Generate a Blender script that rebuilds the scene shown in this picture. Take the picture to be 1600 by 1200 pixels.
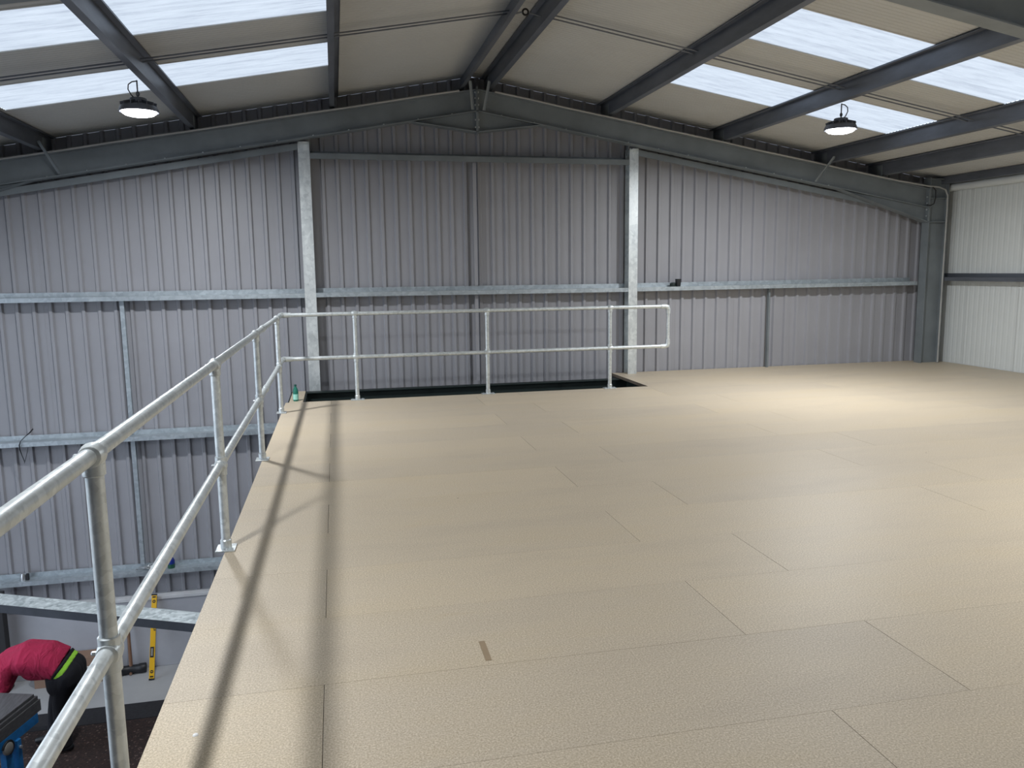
import bpy, bmesh, math, random
from mathutils import Vector, Matrix
random.seed(7)
PI = math.pi
sc = bpy.context.scene
for o in list(bpy.data.objects):
    bpy.data.objects.remove(o, do_unlink=True)
C = sc.collection

# ------------------------------------------------------------------ camera, sky, exposure
cam_d = bpy.data.cameras.new('camera')
cam = bpy.data.objects.new('camera', cam_d)
C.objects.link(cam)
cam_d.sensor_width = 36.0
cam_d.lens = 36.0 * 1247.4 / 1600.0
cam_d.clip_start = 0.02
rt = Vector((0.97650958, -0.21510135, -0.01266665))
dn = Vector((-0.0425872, -0.13504234, -0.98992419))
fw = Vector((0.2112235, 0.96720989, -0.14103071))
m3 = Matrix((rt, -dn, -fw)).transposed()
cam.matrix_world = Matrix.Translation((0, 0, 1.6)) @ m3.to_4x4()
sc.camera = cam

world = bpy.data.worlds.new('overcast_sky')
sc.world = world
world.use_nodes = True
bg = world.node_tree.nodes['Background']
bg.inputs[0].default_value = (0.80, 0.91, 1.06, 1)
bg.inputs[1].default_value = 2.2
sc.view_settings.view_transform = 'Standard'
sc.view_settings.look = 'None'
sc.view_settings.gamma = 1.0
sc.view_settings.use_curve_mapping = False
sc.view_settings.exposure = 0.0
LAMP_W = 142.0

# ------------------------------------------------------------------ materials
def new_mat(name):
    m = bpy.data.materials.new(name)
    m.use_nodes = True
    nt = m.node_tree
    return m, nt, nt.nodes['Principled BSDF']

def N(nt, kind, **kw):
    n = nt.nodes.new(kind)
    for k, v in kw.items():
        if k in n.inputs:
            n.inputs[k].default_value = v
        else:
            setattr(n, k, v)
    return n

def ramp(nt, fac, stops):
    r = nt.nodes.new('ShaderNodeValToRGB')
    cr = r.color_ramp
    while len(cr.elements) < len(stops):
        cr.elements.new(0.5)
    for e, (p, c) in zip(cr.elements, stops):
        e.position = p
        e.color = (*c, 1)
    nt.links.new(fac, r.inputs['Fac'])
    return r

def bump(nt, b, height, strength, dist=0.01):
    n = N(nt, 'ShaderNodeBump', Strength=strength, Distance=dist)
    nt.links.new(height, n.inputs['Height'])
    nt.links.new(n.outputs[0], b.inputs['Normal'])

def geo_pos(nt):
    return nt.nodes.new('ShaderNodeNewGeometry').outputs['Position']

def mapped(nt, src, scale):
    m = N(nt, 'ShaderNodeMapping')
    m.inputs['Scale'].default_value = scale
    nt.links.new(src, m.inputs['Vector'])
    return m.outputs[0]

def paint(name, col, rough=0.5, metal=0.0, var=0.12, scale=3.0, stretch=(1, 1, 1), spec=0.5):
    m, nt, b = new_mat(name)
    nz = N(nt, 'ShaderNodeTexNoise', Scale=scale, Detail=5.0, Roughness=0.6)
    nt.links.new(mapped(nt, geo_pos(nt), stretch), nz.inputs['Vector'])
    lo = tuple(c * (1 - var) for c in col)
    hi = tuple(min(1, c * (1 + var)) for c in col)
    r = ramp(nt, nz.outputs['Fac'], [(0.3, lo), (0.7, hi)])
    nt.links.new(r.outputs[0], b.inputs['Base Color'])
    b.inputs['Roughness'].default_value = rough
    b.inputs['Metallic'].default_value = metal
    b.inputs['Specular IOR Level'].default_value = spec
    return m

def galvanised(name, lo, hi, metal=0.75, rough=(0.35, 0.55), cell=28.0, streak=(1, 1, 1), blot=1.0):
    m, nt, b = new_mat(name)
    p = geo_pos(nt)
    v = N(nt, 'ShaderNodeTexVoronoi', Scale=cell)
    nt.links.new(p, v.inputs['Vector'])
    nz = N(nt, 'ShaderNodeTexNoise', Scale=4.0, Detail=8.0, Roughness=0.7)
    nt.links.new(mapped(nt, p, streak), nz.inputs['Vector'])
    mx = N(nt, 'ShaderNodeMix', data_type='FLOAT')
    mx.inputs[0].default_value = 0.35 + 0.3 * blot
    sp = N(nt, 'ShaderNodeSeparateColor')
    nt.links.new(v.outputs['Color'], sp.inputs[0])
    nt.links.new(sp.outputs[0], mx.inputs[2])
    nt.links.new(nz.outputs['Fac'], mx.inputs[3])
    r = ramp(nt, mx.outputs[0], [(0.28, lo), (0.72, hi)])
    nt.links.new(r.outputs[0], b.inputs['Base Color'])
    rr = N(nt, 'ShaderNodeMapRange')
    rr.inputs['To Min'].default_value, rr.inputs['To Max'].default_value = rough
    nt.links.new(mx.outputs[0], rr.inputs['Value'])
    nt.links.new(rr.outputs[0], b.inputs['Roughness'])
    b.inputs['Metallic'].default_value = metal
    return m

def chipboard(name, tint=(1, 1, 1)):
    m, nt, b = new_mat(name)
    p = geo_pos(nt)
    oi = nt.nodes.new('ShaderNodeObjectInfo')
    fine = N(nt, 'ShaderNodeTexNoise', Scale=135.0, Detail=3.0, Roughness=0.8)
    nt.links.new(p, fine.inputs['Vector'])
    r1 = ramp(nt, fine.outputs['Fac'], [(0.30, (0.37 * tint[0], 0.30 * tint[1], 0.21 * tint[2])),
                                        (0.52, (0.575 * tint[0], 0.49 * tint[1], 0.37 * tint[2])),
                                        (0.74, (0.86 * tint[0], 0.76 * tint[1], 0.61 * tint[2]))])
    big = N(nt, 'ShaderNodeTexNoise', Scale=1.6, Detail=5.0, Roughness=0.6)
    nt.links.new(mapped(nt, p, (0.5, 1.6, 1)), big.inputs['Vector'])
    r2 = ramp(nt, big.outputs['Fac'], [(0.3, (0.93, 0.93, 0.94)), (0.5, (1, 1, 1)), (0.72, (1.0, 0.985, 0.94))])
    mul = N(nt, 'ShaderNodeMix', data_type='RGBA', blend_type='MULTIPLY')
    mul.inputs[0].default_value = 1.0
    nt.links.new(r1.outputs[0], mul.inputs[6])
    nt.links.new(r2.outputs[0], mul.inputs[7])
    r3 = ramp(nt, oi.outputs['Random'], [(0.0, (0.92, 0.92, 0.93)), (1.0, (1.0, 0.99, 0.97))])
    mul2 = N(nt, 'ShaderNodeMix', data_type='RGBA', blend_type='MULTIPLY')
    mul2.inputs[0].default_value = 1.0
    nt.links.new(mul.outputs[2], mul2.inputs[6])
    nt.links.new(r3.outputs[0], mul2.inputs[7])
    # amber glue smears here and there
    gl = N(nt, 'ShaderNodeTexNoise', Scale=1.1, Detail=3.0)
    nt.links.new(mapped(nt, p, (0.8, 4.0, 1)), gl.inputs['Vector'])
    gr = ramp(nt, gl.outputs['Fac'], [(0.70, (0, 0, 0)), (0.82, (0.5, 0.5, 0.5))])
    mix3 = N(nt, 'ShaderNodeMix', data_type='RGBA')
    nt.links.new(gr.outputs[0], mix3.inputs[0])
    nt.links.new(mul2.outputs[2], mix3.inputs[6])
    mix3.inputs[7].default_value = (0.50, 0.37, 0.20, 1)
    vs_ = N(nt, 'ShaderNodeTexVoronoi', Scale=1.7)
    nt.links.new(mapped(nt, p, (1, 1, 0)), vs_.inputs['Vector'])
    sr = ramp(nt, vs_.outputs['Distance'], [(0.010, (0.25, 0.22, 0.2)), (0.016, (1, 1, 1))])
    mul4 = N(nt, 'ShaderNodeMix', data_type='RGBA', blend_type='MULTIPLY')
    mul4.inputs[0].default_value = 1.0
    nt.links.new(mix3.outputs[2], mul4.inputs[6])
    nt.links.new(sr.outputs[0], mul4.inputs[7])
    nt.links.new(mul4.outputs[2], b.inputs['Base Color'])
    b.inputs['Roughness'].default_value = 0.5
    b.inputs['Specular IOR Level'].default_value = 0.35
    bump(nt, b, fine.outputs['Fac'], 0.08, 0.002)
    return m

def translucent(name):
    m, nt, b = new_mat(name)
    out = nt.nodes['Material Output']
    p = geo_pos(nt)
    nz = N(nt, 'ShaderNodeTexNoise', Scale=3.0, Detail=8.0, Roughness=0.7)
    nt.links.new(mapped(nt, p, (0.7, 5.0, 1)), nz.inputs['Vector'])
    r = ramp(nt, nz.outputs['Fac'], [(0.30, (0.35, 0.355, 0.375)), (0.50, (0.47, 0.475, 0.48)), (0.7, (0.54, 0.54, 0.54))])
    tr = nt.nodes.new('ShaderNodeBsdfTranslucent')
    nt.links.new(r.outputs[0], tr.inputs['Color'])
    df = N(nt, 'ShaderNodeBsdfDiffuse')
    df.inputs['Color'].default_value = (0.6, 0.63, 0.66, 1)
    mx = nt.nodes.new('ShaderNodeMixShader')
    mx.inputs[0].default_value = 0.2
    nt.links.new(tr.outputs[0], mx.inputs[1])
    nt.links.new(df.outputs[0], mx.inputs[2])
    nt.links.new(mx.outputs[0], out.inputs[0])
    return m

def glow(name, col, strength):
    m, nt, b = new_mat(name)
    b.inputs['Emission Color'].default_value = (*col, 1)
    b.inputs['Emission Strength'].default_value = strength
    b.inputs['Base Color'].default_value = (0.9, 0.9, 0.9, 1)
    return m

def concrete(name, lo, hi, scale=1.2):
    m, nt, b = new_mat(name)
    p = geo_pos(nt)
    nz = N(nt, 'ShaderNodeTexNoise', Scale=scale, Detail=9.0, Roughness=0.65)
    nt.links.new(p, nz.inputs['Vector'])
    r = ramp(nt, nz.outputs['Fac'], [(0.3, lo), (0.7, hi)])
    nt.links.new(r.outputs[0], b.inputs['Base Color'])
    b.inputs['Roughness'].default_value = 0.75
    f = N(nt, 'ShaderNodeTexNoise', Scale=60.0, Detail=3.0)
    nt.links.new(p, f.inputs['Vector'])
    bump(nt, b, f.outputs['Fac'], 0.15, 0.004)
    return m

def rubber_crumb(name):
    m, nt, b = new_mat(name)
    p = geo_pos(nt)
    v = N(nt, 'ShaderNodeTexVoronoi', Scale=55.0)
    nt.links.new(p, v.inputs['Vector'])
    sp = N(nt, 'ShaderNodeSeparateColor')
    nt.links.new(v.outputs['Color'], sp.inputs[0])
    r = ramp(nt, sp.outputs[0], [(0.0, (0.012, 0.007, 0.006)), (0.6, (0.028, 0.014, 0.011)), (0.93, (0.04, 0.02, 0.016)), (0.99, (0.13, 0.085, 0.075))])
    nt.links.new(r.outputs[0], b.inputs['Base Color'])
    b.inputs['Roughness'].default_value = 0.85
    return m

def cloth(name, col, fold=8.0, strength=0.5):
    m, nt, b = new_mat(name)
    p = geo_pos(nt)
    nz = N(nt, 'ShaderNodeTexNoise', Scale=fold, Detail=4.0, Distortion=1.5)
    nt.links.new(mapped(nt, p, (1.0, 0.4, 0.5)), nz.inputs['Vector'])
    r = ramp(nt, nz.outputs['Fac'], [(0.3, tuple(c * 0.8 for c in col)), (0.7, col)])
    nt.links.new(r.outputs[0], b.inputs['Base Color'])
    b.inputs['Roughness'].default_value = 0.9
    bump(nt, b, nz.outputs['Fac'], strength, 0.05)
    return m

MAT = {}
MAT['deck'] = chipboard('chipboard')
MAT['deck_light'] = chipboard('chipboard_fresh', (1.08, 1.08, 1.02))
MAT['edge'] = paint('chipboard_edge', (0.20, 0.16, 0.12), 0.8, scale=30)
MAT['clad'] = paint('grey_coated_steel', (0.32, 0.322, 0.348), 0.45, 0.0, 0.05, 1.2)
MAT['liner'] = paint('white_liner_steel', (0.53, 0.53, 0.512), 0.5, 0.0, 0.04, 1.0)
MAT['rightwall'] = paint('pale_grey_liner_steel', (0.66, 0.69, 0.68), 0.45, 0.0, 0.03, 1.0)
MAT['sky'] = translucent('translucent_rooflight')
MAT['frame'] = paint('grey_primed_steel', (0.20, 0.225, 0.24), 0.5, 0.15, 0.14, 2.2)
MAT['purlin'] = paint('shaded_galvanised_purlin', (0.17, 0.185, 0.215), 0.42, 0.55, 0.22, 2.6, (2, 0.5, 2))  # galvanised base darkened to stand for the dim light on the purlins
MAT['rail'] = galvanised('galvanised_rail', (0.34, 0.385, 0.42), (0.48, 0.535, 0.57), 0.45, (0.35, 0.5), 22.0, (0.4, 1, 1))
MAT['post'] = galvanised('spangled_highlit_galvanised', (0.46, 0.50, 0.52), (0.84, 0.88, 0.88), 0.5, (0.32, 0.55), 20.0, (1.2, 1.2, 0.5), 1.6)  # bright blotches paint lamp highlights in with the real spangle
MAT['tube'] = galvanised('galvanised_tube', (0.52, 0.56, 0.57), (0.74, 0.78, 0.78), 0.55, (0.3, 0.45), 40.0, (3, 3, 3), 1.2)
MAT['beamgalv'] = galvanised('frosted_galvanised', (0.30, 0.35, 0.37), (0.62, 0.68, 0.70), 0.4, (0.4, 0.6), 30.0, (3, 3, 3), 1.0)
MAT['reflectgalv'] = paint('galvanised_dark_reflection', (0.055, 0.06, 0.072), 0.28, 0.6, 0.15, 6.0)  # dark floor reflection put into the colour of galvanised steel
MAT['pipegrey'] = paint('pale_grey_conduit', (0.40, 0.40, 0.385), 0.5)
MAT['bolt'] = paint('zinc_bolt', (0.65, 0.68, 0.70), 0.3, 0.8)
MAT['black'] = paint('black_plastic', (0.012, 0.013, 0.016), 0.45)
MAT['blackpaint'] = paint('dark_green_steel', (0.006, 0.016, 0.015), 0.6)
MAT['darkpost'] = paint('dark_stained_post', (0.03, 0.03, 0.033), 0.7)
MAT['dado'] = concrete('precast_concrete', (0.36, 0.37, 0.41), (0.46, 0.47, 0.51))
MAT['dadotop'] = concrete('pale_concrete_cap', (0.52, 0.53, 0.55), (0.62, 0.63, 0.65), 4)
MAT['slab'] = concrete('floor_concrete', (0.33, 0.335, 0.345), (0.42, 0.425, 0.43), 0.8)
MAT['mat'] = rubber_crumb('rubber_crumb')
MAT['matedge'] = paint('black_rubber', (0.016, 0.016, 0.020), 0.8, var=0.3, scale=30)
MAT['white'] = paint('white_plastic', (0.62, 0.62, 0.60), 0.5)
MAT['lamp'] = paint('lamp_housing', (0.10, 0.105, 0.12), 0.45, 0.4)
MAT['lens'] = glow('lit_lens', (0.93, 0.95, 1.0), 16.0)
MAT['yellow'] = paint('yellow_enamel', (0.80, 0.46, 0.015), 0.4, var=0.04)
MAT['red'] = cloth('crimson_cloth', (0.43, 0.016, 0.07), 7.0, 0.9)
MAT['navy'] = cloth('black_cloth', (0.010, 0.010, 0.015), 6.0, 0.4)
MAT['lime'] = cloth('lime_cloth', (0.36, 0.75, 0.06), 9.0, 0.3)
MAT['skin'] = paint('skin', (0.42, 0.24, 0.17), 0.55)
MAT['hair'] = paint('hair', (0.03, 0.02, 0.015), 0.7, scale=40)
MAT['wood'] = paint('hammer_handle_wood', (0.22, 0.12, 0.075), 0.6, var=0.25, scale=12, stretch=(6, 6, 0.6))
MAT['card'] = paint('brown_cardboard', (0.27, 0.17, 0.12), 0.85)
MAT['blue'] = paint('blue_enamel', (0.015, 0.16, 0.42), 0.4, var=0.25, scale=9)
MAT['board'] = paint('dark_grey_board', (0.085, 0.085, 0.09), 0.6, var=0.3, scale=10, stretch=(5, 0.7, 5))
MAT['tape'] = paint('brown_tape', (0.34, 0.255, 0.165), 0.4)
MAT['canblue'] = paint('can_blue', (0.01, 0.03, 0.24), 0.35)
MAT['cangreen'] = paint('can_green', (0.02, 0.10, 0.06), 0.4)
MAT['wheel'] = paint('grey_wheel', (0.28, 0.27, 0.25), 0.5)
MAT['fleck'] = paint('white_fleck', (0.85, 0.85, 0.85), 0.7)

def glass_mat(name, col):
    m, nt, b = new_mat(name)
    b.inputs['Base Color'].default_value = (*col, 1)
    b.inputs['Roughness'].default_value = 0.12
    b.inputs['Transmission Weight'].default_value = 0.55
    b.inputs['IOR'].default_value = 1.35
    return m
MAT['bottle'] = glass_mat('green_plastic', (0.06, 0.36, 0.27))
MAT['label'] = paint('bottle_label', (0.38, 0.78, 0.66), 0.5)
MAT['cap'] = paint('bottle_cap', (0.01, 0.09, 0.07), 0.5)

# ------------------------------------------------------------------ mesh helpers
class MB:
    def __init__(s):
        s.v, s.f, s.mi = [], [], []
    def add(s, vs, fs, mi=0):
        o = len(s.v)
        s.v += [tuple(v) for v in vs]
        s.f += [tuple(i + o for i in f) for f in fs]
        s.mi += [mi] * len(fs)
        return s
    def box(s, x0, x1, y0, y1, z0, z1, mi=0):
        vs = [(x, y, z) for z in (z0, z1) for y in (y0, y1) for x in (x0, x1)]
        return s.add(vs, [(0, 2, 3, 1), (4, 5, 7, 6), (0, 1, 5, 4), (2, 6, 7, 3), (0, 4, 6, 2), (1, 3, 7, 5)], mi)
    def prism(s, poly, d, mi=0):
        """closed polygon (3-D points) pushed along d"""
        n = len(poly)
        d = Vector(d)
        a = [Vector(p) for p in poly]
        vs = a + [p + d for p in a]
        fs = [tuple(range(n - 1, -1, -1)), tuple(range(n, 2 * n))]
        fs += [(i, (i + 1) % n, n + (i + 1) % n, n + i) for i in range(n)]
        return s.add(vs, fs, mi)
    def bar(s, a, b, w, h, up=(0, 0, 1), mi=0):
        a, b = Vector(a), Vector(b)
        d = (b - a).normalized()
        sd = d.cross(Vector(up))
        if sd.length < 1e-5:
            sd = d.cross(Vector((1, 0, 0)))
        sd.normalize()
        u = sd.cross(d).normalized()
        q = [sd * (w / 2 * i) + u * (h / 2 * j) for i, j in ((-1, -1), (1, -1), (1, 1), (-1, 1))]
        return s.prism([a + k for k in q], b - a, mi)
    def tube(s, pts, r, n=12, caps=True, mi=0):
        pts = [Vector(p) for p in pts]
        rs = r if isinstance(r, (list, tuple)) else [r] * len(pts)
        ref = None
        rings = []
        for i, p in enumerate(pts):
            if i == 0: t = pts[1] - pts[0]
            elif i == len(pts) - 1: t = pts[-1] - pts[-2]
            else: t = (pts[i + 1] - p).normalized() + (p - pts[i - 1]).normalized()
            t.normalize()
            if ref is None:
                ref = t.orthogonal().normalized()
            ref = (ref - t * ref.dot(t)).normalized()
            bn = t.cross(ref)
            rings.append([p + (ref * math.cos(2 * PI * k / n) + bn * math.sin(2 * PI * k / n)) * rs[i] for k in range(n)])
        vs = [v for rg in rings for v in rg]
        fs = []
        for i in range(len(pts) - 1):
            for k in range(n):
                fs.append((i * n + k, i * n + (k + 1) % n, (i + 1) * n + (k + 1) % n, (i + 1) * n + k))
        if caps:
            fs.append(tuple(range(n - 1, -1, -1)))
            fs.append(tuple((len(pts) - 1) * n + k for k in range(n)))
        return s.add(vs, fs, mi)
    def lathe(s, c, prof, n=20, axis=(0, 0, 1), mi=0):
        c = Vector(c)
        ax = Vector(axis).normalized()
        u = ax.orthogonal().normalized()
        w = ax.cross(u)
        vs, fs = [], []
        for (r, h) in prof:
            for k in range(n):
                a = 2 * PI * k / n
                vs.append(c + ax * h + (u * math.cos(a) + w * math.sin(a)) * max(r, 1e-5))
        for i in range(len(prof) - 1):
            for k in range(n):
                fs.append((i * n + k, i * n + (k + 1) % n, (i + 1) * n + (k + 1) % n, (i + 1) * n + k))
        fs.append(tuple(range(n - 1, -1, -1)))
        fs.append(tuple((len(prof) - 1) * n + k for k in range(n)))
        return s.add(vs, fs, mi)
    def build(s, name, mats, parent=None, smooth=False, loc=None, bevel=0.0):
        me = bpy.data.meshes.new(name)
        me.from_pydata(s.v, [], s.f)
        for m in (mats if isinstance(mats, (list, tuple)) else [mats]):
            me.materials.append(m)
        for p, k in zip(me.polygons, s.mi):
            p.material_index = k
            p.use_smooth = smooth
        bm = bmesh.new()
        bm.from_mesh(me)
        bmesh.ops.recalc_face_normals(bm, faces=bm.faces)
        bm.to_mesh(me)
        bm.free()
        if smooth:
            me.set_sharp_from_angle(angle=math.radians(38))
        o = bpy.data.objects.new(name, me)
        C.objects.link(o)
        if parent is not None:
            o.parent = parent
            if parent.type == 'EMPTY' or True:
                o.matrix_parent_inverse = parent_inverse(parent)
        if bevel:
            bv = o.modifiers.new('bevel', 'BEVEL')
            bv.width = bevel
            bv.segments = 2
            bv.limit_method = 'ANGLE'
        return o

def world_matrix(o):
    m = o.matrix_basis.copy()
    if o.parent:
        m = world_matrix(o.parent) @ o.matrix_parent_inverse @ m
    return m
def parent_inverse(p):
    return world_matrix(p).inverted()

def tag(o, label=None, cat=None, group=None, kind=None):
    if label: o['label'] = label
    if cat: o['category'] = cat
    if group: o['group'] = group
    if kind: o['kind'] = kind
    return o
def empty(name, loc=(0, 0, 0)):
    o = bpy.data.objects.new(name, None)
    o.empty_display_size = 0.1
    o.location = loc
    C.objects.link(o)
    return o
def copy_tree(o, parent=None, offset=(0, 0, 0)):
    c = o.copy()
    C.objects.link(c)
    if parent is not None:
        c.parent = parent
    else:
        c.location = Vector(o.location) + Vector(offset)
    for ch in list(o.children):
        copy_tree(ch, c)
    return c

# ------------------------------------------------------------------ building geometry
RX = 2.03                       # ridge
SL = 0.175
def ZR(x): return 4.09 - SL * abs(x - RX)        # top of rafters
def ZP(x): return ZR(x) + 0.05                   # underside of purlins
def ZS(x): return ZR(x) + 0.245                  # inside face of the roof sheets
XL, XR = -5.82, 9.88            # inside faces of the long walls
YW = 11.72                      # inside face of the gable cladding
YB = -4.0
ZF = -3.93                      # ground floor
DEADGE = -0.69
def DE(y): return -0.715 + 0.005 * y      # the left edge of the deck runs very slightly out of square

# ---- ground floor
g = MB().box(XL - .1, XR + .1, YB - .1, YW + .1, ZF - 0.15, ZF).build('ground_floor', MAT['slab'])
tag(g, 'grey concrete ground floor below the mezzanine', kind='structure')

# ---- mezzanine floor: staggered chipboard flooring boards
floor = empty('floor', (0, 0, 0))
tag(floor, 'mezzanine floor of pale tongue and groove chipboard boards', kind='structure')
ROW = 0.6275
Y0 = 2.40
HX, HY = 4.14, 10.2             # stair opening: x below HX, y beyond HY
def board(x0, x1, y0, y1, mat='deck', dz=0.0):
    gx, gy, t = 0.0010, 0.0004, 0.022
    c = 0.0006
    x0 += gx; x1 -= gx; y0 += gy; y1 -= gy
    b = MB()
    xa = xb = x0
    if x0 < DEADGE + 0.01:
        xa, xb = DE(y0), DE(y1)
    vs = [(xa, y0, -t), (x1, y0, -t), (x1, y1, -t), (xb, y1, -t),
          (xa, y0, dz - c), (x1, y0, dz - c), (x1, y1, dz - c), (xb, y1, dz - c),
          (xa + c, y0 + c, dz), (x1 - c, y0 + c, dz), (x1 - c, y1 - c, dz), (xb + c, y1 - c, dz)]
    b.add(vs, [(0, 3, 2, 1), (8, 9, 10, 11)], 0)
    b.add(vs, [(0, 1, 5, 4), (1, 2, 6, 5), (2, 3, 7, 6), (3, 0, 4, 7)], 1)
    b.add(vs, [(4, 5, 9, 8), (5, 6, 10, 9), (6, 7, 11, 10), (7, 4, 8, 11)], 0)
    return b.build('floor_board', [MAT[mat], MAT['edge']], floor)
for k in range(-6, 15):
    ya, yb = Y0 + ROW * k, Y0 + ROW * (k + 1)
    yb = min(yb, YW - 0.02)
    if ya > YW - 0.1: continue
    xs = [DEADGE] + ([-0.108 + 2.398 * i for i in range(6)] if k % 2 == 0 else [1.70 + 2.402 * i for i in range(5)])
    xs = [x for x in xs if x < XR - 0.05] + [XR - 0.01]
    for x0, x1 in zip(xs[:-1], xs[1:]):
        dz = random.uniform(-0.0003, 0.0001)
        spans = [(x0, x1, ya, yb)]
        if yb > HY + 0.01:
            spans = []
            if ya < HY - 0.01:
                if x0 < HX: spans.append((x0, min(x1, HX), ya, HY))
                if x1 > HX: spans.append((max(x0, HX), x1, ya, yb))
            elif x1 > HX:
                spans.append((max(x0, HX), x1, ya, yb))
        for q in spans:
            board(*q, dz=dz)
sub = MB()
sub.prism([(DE(-1.36) + .004, -1.36, -0.044), (XR - .012, -1.36, -0.044), (XR - .012, HY - .004, -0.044), (DE(HY) + .004, HY - .004, -0.044)], (0, 0, 0.0215))
sub.box(HX + 0.004, XR - 0.012, HY - 0.004, YW - 0.024, -0.044, -0.0225)
sub.build('subfloor', MAT['edge'], floor)
tag(floor, kind='structure')

# ---- gable wall: box-profile sheets, one metre cover each
wb = empty('wall_back', (RX, YW, 0))
tag(wb, 'gable wall of grey box profile steel cladding', kind='structure')
def sheet(x0, x1, zb):
    """one cladding sheet seen from inside: narrow ribs standing 35 mm proud"""
    xs = [(x0, 0.0)]
    n = int(round((x1 - x0) / 0.2))
    for i in range(n):
        c = x0 + 0.1 + 0.2 * i
        xs += [(c - 0.035, 0.0), (c - 0.018, 0.035), (c + 0.018, 0.035), (c + 0.035, 0.0)]
    xs.append((x1, 0.0))
    b = MB()
    vs, fs = [], []
    for x, d in xs:
        vs += [(x, YW - d, zb), (x, YW - d, ZS(x) - 0.002)]
    for i in range(len(xs) - 1):
        fs.append((2 * i, 2 * i + 2, 2 * i + 3, 2 * i + 1))
    b.add(vs, fs)
    # lapped edge lip
    b.box(x1 - 0.004, x1 + 0.012, YW - 0.0025, YW - 0.0006, zb, min(ZS(x1), ZS(x1 + .012)) - 0.004)
    return b.build('cladding_sheet', MAT['clad'], wb)
x = -5.80
while x < XR - 0.05:
    x1 = min(x + 1.0, XR)
    sheet(x, x1, -2.90)
    x += 1.0
# backing outside, so no daylight leaks through the laps
bk = MB()
bk.add([(XL - .1, YW + 0.03, ZF), (XR + .1, YW + 0.03, ZF), (XR + .1, YW + 0.03, ZS(XR) + .05), (RX, YW + 0.03, ZS(RX) + .05), (XL - .1, YW + 0.03, ZS(XL) + .05)], [(0, 1, 2, 3, 4)])
bk.build('outer_face', MAT['clad'], wb)
# concrete dado at the foot
for (a, b_) in ((XL, -1.75), (-1.74, 2.4), (2.41, 6.4), (6.41, XR)):
    MB().box(a, b_, 11.56, YW + 0.02, ZF, -2.93).build('dado_panel', MAT['dado'], wb, bevel=0.006)
    MB().box(a, b_, 11.545, YW + 0.02, -2.93, -2.885).build('dado_cap', MAT['dadotop'], wb, bevel=0.004)

# ---- right wall: flat panels with fine micro-ribs
wr = empty('wall_right', (XR, 4, 0))
tag(wr, 'right side wall of pale micro rib wall panels', kind='structure')
def micro(n0, n1, pitch, gw, gd):
    out = [(n0, 0.0)]
    c = n0 + pitch / 2
    while c < n1 - pitch / 3:
        out += [(c - gw, 0.0), (c - gw * 0.35, gd), (c + gw * 0.35, gd), (c + gw, 0.0)]
        c += pitch
    out.append((n1, 0.0))
    return out
y = YB
while y < YW - 0.02:
    y1 = min(y + 1.0, YW)
    b = MB()
    pr = micro(y + 0.002, y1 - 0.002, 0.1, 0.024, 0.0028)
    vs, fs = [], []
    for yy, d in pr:
        vs += [(XR + d, yy, ZF), (XR + d, yy, ZS(XR) - 0.002)]
    fs = [(2 * i, 2 * i + 1, 2 * i + 3, 2 * i + 2) for i in range(len(pr) - 1)]
    b.add(vs, fs)
    b.box(XR + 0.006, XR + 0.05, y, y1, ZF, ZS(XR + .05))
    b.build('wall_panel', MAT['rightwall'], wr)
    y = y1
# rounded closer along the top of the right wall
MB().tube([(XR - 0.07, YB + .02, 2.835), (XR - 0.07, YW - 0.02, 2.835)], 0.06, 18).build('eaves_closer', MAT['rightwall'], wr, smooth=True)

# (added unseen roller door, suggested by bluish light, widened to brighten the left wall)
DY0, DY1, DZ1 = 1.6, 10.6, 1.9
wl = MB()
wl.box(XL - 0.08, XL, YB, DY0, ZF, ZS(XL))
wl.box(XL - 0.08, XL, DY1, YW, ZF, ZS(XL))
wl.box(XL - 0.08, XL, DY0, DY1, DZ1, ZS(XL))
wl = wl.build('wall_left', MAT['clad'])
d1 = empty('door_1', (XL, (DY0 + DY1) / 2, ZF))
tag(d1, 'unseen roller door added open in the left wall for daylight', kind='structure')
MB().tube([(XL + 0.22, DY0 - .1, DZ1 + 0.22), (XL + 0.22, DY1 + .1, DZ1 + 0.22)], 0.2, 20).build('door_roll', MAT['rail'], d1, smooth=True)
for yy_ in (DY0 - 0.10, DY1):
    MB().box(XL + 0.002, XL + 0.09, yy_, yy_ + 0.10, ZF, DZ1 + 0.1).build('door_guide', MAT['rail'], d1)
yard = MB().box(XL - 22, XL - 0.1, YB - 12, YW + 12, ZF - 0.2, ZF - 0.03).build('ground', MAT['slab'])
tag(yard, 'concrete yard outside the roller door', kind='structure')
tag(wl, 'left side wall of grey cladding beyond the void', kind='structure')
wf = MB()
wf.prism([(XL, YB, ZF), (XR, YB, ZF), (XR, YB, ZS(XR)), (RX, YB, ZS(RX)), (XL, YB, ZS(XL))], (0, -0.08, 0))
tag(wf.build('wall_front', MAT['clad']), 'gable wall behind the photographer', kind='structure')

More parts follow.
